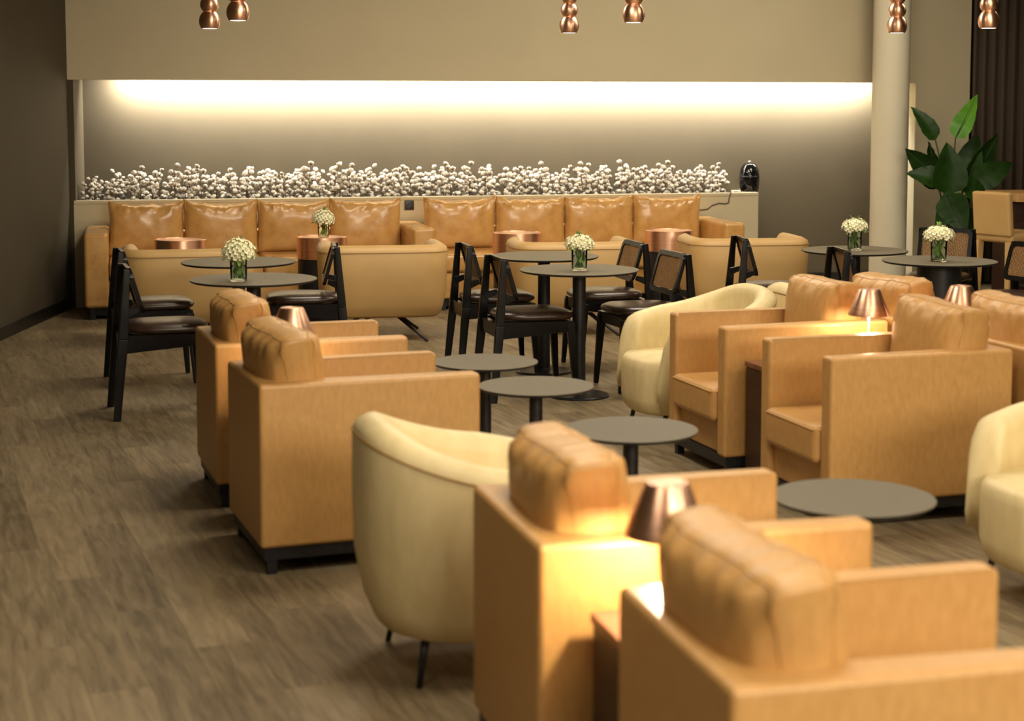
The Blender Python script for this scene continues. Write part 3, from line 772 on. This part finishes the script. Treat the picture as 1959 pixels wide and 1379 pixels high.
def make_vase():
    t = thing('glass_vase', 'x', 'vase', (0, 0, 0), 0, 'small glass vases')
    bm = bmesh.new(); lathe(bm, [(0, 0), (.043, 0), (.045, .003), (.047, .12), (.0455, .121), (.0440, .12), (.042, .012), (0, .010)], 36); obj('glass', bm, 'glass', t)
    bm = bmesh.new(); lathe(bm, [(0, .0105), (.0418, .0125), (.0430, .075), (0, .075)], 36); obj('water', bm, 'water', t)
    return t
def make_bouquet(seed, n=120, rad=.090, flat=.86):
    rn = random.Random(seed)
    t = thing('flower_bouquet', 'x', 'flowers', (0, 0, 0), 0, 'cream flower bouquets')
    bm = bmesh.new()
    for k in range(16):
        a = rn.uniform(0, 6.28); r0 = rn.uniform(.002, .034); r1 = rn.uniform(.01, .036)
        tube(bm, [(r0*math.cos(a+2), r0*math.sin(a+2), .016), (r1*math.cos(a)*.8, r1*math.sin(a)*.8, .10), (r1*1.4*math.cos(a), r1*1.4*math.sin(a), .15)], .0024, 5)
    for k in range(9):  # leaves packed inside the glass
        a = rn.uniform(0, 6.28); z = rn.uniform(.04, .1); r = .030
        x, y = r*math.cos(a), r*math.sin(a); tx, ty = -math.sin(a)*.012, math.cos(a)*.012
        v = [bm.verts.new(q) for q in ((x, y, z-.022), (x+tx, y+ty, z), (x, y, z+.026), (x-tx, y-ty, z))]; bm.faces.new(v)
    obj('stems', bm, 'green', t)
    cz = .155
    bm = bmesh.new(); bmesh.ops.create_icosphere(bm, subdivisions=3, radius=1, matrix=Matrix.Translation((0, 0, cz)) @ Matrix.Diagonal((rad*.78, rad*.78, rad*flat*.74, 1)))
    for v in bm.verts: v.co += (v.co-Vector((0, 0, cz)))*noise.noise(v.co*60)*.25
    obj('flower_head', bm, 'head', t)
    for k in range(n):
        zf = 1-1.45*(k+.5)/n; th = k*2.39996; rr = math.sqrt(max(0, 1-zf*zf)); j = rn.uniform(.86, 1.06)
        d = Vector((rr*math.cos(th), rr*math.sin(th), zf*flat)); p = Vector((0, 0, cz))+d*rad*j
        q = Vector((d.x, d.y, d.z/flat+.2)).to_track_quat('Z', 'Y').to_euler()
        inst('blossom', BLS, t, p, q, [rn.uniform(.95, 1.35)]*3)
    for k in range(7):
        a = rn.uniform(0, 6.28); inst('leaf', LFS, t, (rad*.62*math.cos(a), rad*.62*math.sin(a), cz-rad*flat*rn.uniform(.2, .55)), (0, rn.uniform(-.2, .5), a), [rn.uniform(.9, 1.3)]*3)
    for k in range(3):
        a = rn.uniform(0, 6.28); inst('leaf', LFS, t, (rad*.2*math.cos(a), rad*.2*math.sin(a), cz+rad*flat*.9), (0, -1.1, a), [.8]*3)
    return t
vs = make_vase(); b1 = make_bouquet(3); b2 = make_bouquet(11, 100, .080, .64)
def atY(px, Y): return ((px-979.5)/3150*Y, Y)
VS = [(atY(454, 8.95), .75, b1, 'on the leftmost bistro table', 1.0, 40), (atY(1109, 9.56), .75, b2, 'on the middle bistro table', 1.0, 0),
      (atY(618, 12.83), .685, b1, 'on the copper drum table', .95, 150), (atY(1637, 10.9), .75, b2, 'on the table before the column', 1.02, 80), (atY(1799, 10.1), .75, b2, 'on the rightmost thick-based table', 1.06, 200)]
used = set()
for i, (p, z, b, lb, s, rz) in enumerate(VS):
    l1 = 'clear glass vase of green stems '+lb; l2 = ('round dense cream bouquet ' if b is b1 else 'low cream flower bouquet ')+lb
    if i == 0: vs.location = (*p, z); vs['label'] = l1
    else: dup(vs, (*p, z), rz, l1, scale=(s, s, s))
    if id(b) not in used: used.add(id(b)); b.location = (*p, z); b.rotation_euler = (0, 0, R(rz)); b['label'] = l2; b.scale = (s, s, s)
    else: dup(b, (*p, z), rz, l2, scale=(s, s, s))
# ---------------------------------------------------------------- pendants
def make_pendant():
    t = thing('pendant_lamp', 'x', 'pendant lamp', (0, 0, 0), 0, 'copper globe pendants')
    z = 0.0
    for i, r in enumerate((.0625, .0550, .0510, .0475, .0445)):
        a0 = R(-38) if i == 0 else R(-52); b_ = r*(1.12 if i == 0 else .95); pr = []
        for k in range(15):
            a = a0+(R(54)-a0)*k/14; pr.append((r*math.cos(a), z+b_*(math.sin(a)-math.sin(a0))))
        if i == 0: pr = [(.03, .02), (r*math.cos(a0)*.9, .004), (r*math.cos(a0)*.94, .0)]+pr
        bm = bmesh.new(); lathe(bm, pr, 40); z = pr[-1][1]-.001
        obj('globe', bm, 'copper', t)
    bm = bmesh.new(); lathe(bm, [(.018, z), (.018, z+.02), (.004, z+.03), (.0025, z+.035), (.0025, 1.14)], 14); obj('cord', bm, 'blackmetal', t)
    bm = bmesh.new(); lathe(bm, [(0, 1.11), (.05, 1.11), (.05, 1.139), (0, 1.139)], 30); obj('ceiling_rose', bm, 'copper', t, smooth=False)
    bm = bmesh.new(); lathe(bm, [(0, .0012), (.0435, .0012), (.0435, .006), (0, .006)], 30); obj('lens', bm, 'lens', t, smooth=False)
    return t
pd = make_pendant()
for i, (px, Y, py, lb) in enumerate([(406, 9.84, 60, 'leftmost copper globe pendant, narrower one of the left pair'), (460, 8.95, 43, 'copper globe pendant, right one of the left pair'),
        (1088, 10.4, 64, 'copper globe pendant, left one of the middle pair'), (1210, 9.16, 48, 'copper globe pendant, right one of the middle pair'),
        (1710, 10.4, 66, 'copper globe pendant in front of the column'), (1884, 9.8, 54, 'rightmost copper globe pendant, before the dark curtain')]):
    x, y = atY(px, Y); z = 1.69+(207-py)/3150*Y
    p = (x, y, 2.16)
    if i == 0: pd.location = p; pd['label'] = lb
    else: dup(pd, p, 0, lb)
    l = bpy.data.lights.new('pendant_light', 'SPOT'); l.energy = 22; l.color = (1, .85, .62); l.spot_size = R(70); l.spot_blend = .8; l.shadow_soft_size = .04
    lo = bpy.data.objects.new('pendant_light', l); C.objects.link(lo); lo.location = (x, y, 2.155)
# ---------------------------------------------------------------- curtain, plant, stool, counter
bm = bmesh.new(); rows = []
N = 420
for z in (.02, 3.28):
    row = []
    for i in range(N+1):
        t = 3.7*i/N; a = t*2*math.pi/.105+.8*math.sin(t*5); row.append(bm.verts.new((t, -.035*math.sin(a)-.012*math.sin(a*2+1), z)))
    rows.append(row)
for i in range(N): bm.faces.new((rows[0][i], rows[0][i+1], rows[1][i+1], rows[1][i]))
p = at_wall(8.30, .02); cu = obj('curtain', bm, 'curtain', loc=(p.x, p.y, 0), rot=(0, 0, R(WA))); so = cu.modifiers.new('s', 'SOLIDIFY'); so.thickness = .004
tag(cu, 'floor length dark brown pleated curtain at the right end', 'curtain')
pY = 14.5
def big_leaf(base, tip, width, side, droop=.06, fold=.15, n=12):
    """broad pointed leaf from base to tip; side = direction of its width"""
    base = Vector(base); tip = Vector(tip); ax = tip-base; L = ax.length; a = ax.normalized(); s = Vector(side); s = (s-a*s.dot(a)).normalized(); nn = a.cross(s)
    bm = bmesh.new(); rows = []
    for i in range(n+1):
        f = i/n; w = width/2*(math.sin(math.pi*min(1, f**.62))**.75)*(1-.25*f) if 0 < f < 1 else .002
        c = base+ax*f+nn*(droop*L*(math.sin(f*math.pi*.9))) 
        row = []
        for k in range(-3, 4):
            g = k/3; row.append(bm.verts.new(c+s*w*g+nn*(abs(g)*w*fold*2-.012*math.sin(f*26)*abs(g)*.5)))
        rows.append(row)
    for x, y in zip(rows, rows[1:]):
        for k in range(6): bm.faces.new((x[k], x[k+1], y[k+1], y[k]))
    rib = bmesh.new()
    return bm
def P(px, py, Y=pY): return Vector(((px-979.5)/3150*Y, Y, 1.69+(207-py)/3150*Y))
pb = P(1822, 600, pY)
pt = thing('potted_plant', 'tall bird-of-paradise plant with broad glossy leaves beside the column', 'plant', (pb.x, pb.y, 0), 0)
bm = bmesh.new(); lathe(bm, [(0, 0), (.12, 0), (.135, .02), (.16, .34), (.165, .36), (.15, .36), (.145, .33), (0, .33)], 36); pot = obj('pot', bm, 'pot', pt)
bm = bmesh.new(); lathe(bm, [(0, .335), (.145, .333)], 24); obj('soil', bm, 'soil', pot)
org = Vector((pb.x, pb.y, 0))
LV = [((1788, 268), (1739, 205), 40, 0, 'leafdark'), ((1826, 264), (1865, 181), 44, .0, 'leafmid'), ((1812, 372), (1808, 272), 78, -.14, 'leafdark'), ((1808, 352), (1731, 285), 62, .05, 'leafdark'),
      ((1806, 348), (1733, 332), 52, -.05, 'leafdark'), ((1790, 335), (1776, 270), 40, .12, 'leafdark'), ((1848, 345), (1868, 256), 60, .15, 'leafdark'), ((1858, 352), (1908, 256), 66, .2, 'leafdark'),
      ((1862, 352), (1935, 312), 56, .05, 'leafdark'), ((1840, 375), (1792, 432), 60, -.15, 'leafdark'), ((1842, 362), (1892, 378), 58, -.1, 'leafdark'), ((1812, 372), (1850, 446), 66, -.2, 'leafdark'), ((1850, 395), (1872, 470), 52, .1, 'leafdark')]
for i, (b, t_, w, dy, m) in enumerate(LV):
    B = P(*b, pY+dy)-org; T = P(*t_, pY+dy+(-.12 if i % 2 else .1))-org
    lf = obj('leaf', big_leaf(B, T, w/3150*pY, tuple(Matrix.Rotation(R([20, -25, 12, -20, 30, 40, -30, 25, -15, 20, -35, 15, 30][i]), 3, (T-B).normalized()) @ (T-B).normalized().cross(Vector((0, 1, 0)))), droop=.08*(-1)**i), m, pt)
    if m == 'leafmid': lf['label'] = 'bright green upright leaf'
    bm = bmesh.new(); a = Vector((.03*math.cos(i*2.1), .03*math.sin(i*2.1), .33)); md = (a*.45+B*.55); md.x -= (B.x)*.25
    tube(bm, [tuple(a), tuple(a.lerp(md, .5)+Vector((0, 0, .05))), tuple(md), tuple(B), tuple(B.lerp(T, .5)), tuple(B.lerp(T, .93))], [.011, .009, .008, .006, .003, .0012], 7)
    obj('stalk', bm, 'stem', pt)
# bar stool
SX, SY = (1893-979.5)/3150*13.5, 13.5
st = thing('bar_stool', 'cream upholstered counter stool at the right edge, beside the plant', 'stool', (SX+.19, SY, 0), 30)
def padb(name, *a, r=.02, par=st, m='shell', rot=None, loc=None):
    return obj(name, rbox(*a, r, 3), m, par, wn=True)
padb('seat', -.21, .24, -.20, .20, .60, .685, r=.03)
bm = rbox(-.03, .03, -.2, .2, 0, .36, .02, 3); obj('backrest', bm, 'shell', st, loc=(-.2, 0, .655), rot=(0, R(-5), 0), wn=True)
for sx, sy in ((-.19, -.17), (-.19, .17), (.19, -.17), (.19, .17)):
    bm = bmesh.new(); bar(bm, (sx*1.1, sy*1.05, 0), (sx, sy, .61), .04, .045, .055, .07); bevel(bm, .005, 2); obj('leg', bm, 'shell', st, wn=True)
bm = bmesh.new(); tube(bm, [(.2, -.17, .22), (.2, .17, .22)], .01, 8); obj('footrest', bm, 'blackmetal', st)
ct = thing('bar_counter', 'oak topped bar counter at the right frame edge behind the stool', 'counter', (4.17, 14.0, 0), 8)
obj('counter_top', rbox(0, 2.4, -.3, .35, .91, .98, .004, 1), 'oak', ct, smooth=False)
bm = bmesh.new(); box(bm, .06, 2.34, -.12, .3, .1, .91); obj('front_panel', bm, 'wood_dark', ct, smooth=False)
bm = bmesh.new(); box(bm, .1, 2.3, -.08, .28, 0, .1); obj('plinth', bm, 'skirting', ct, smooth=False)
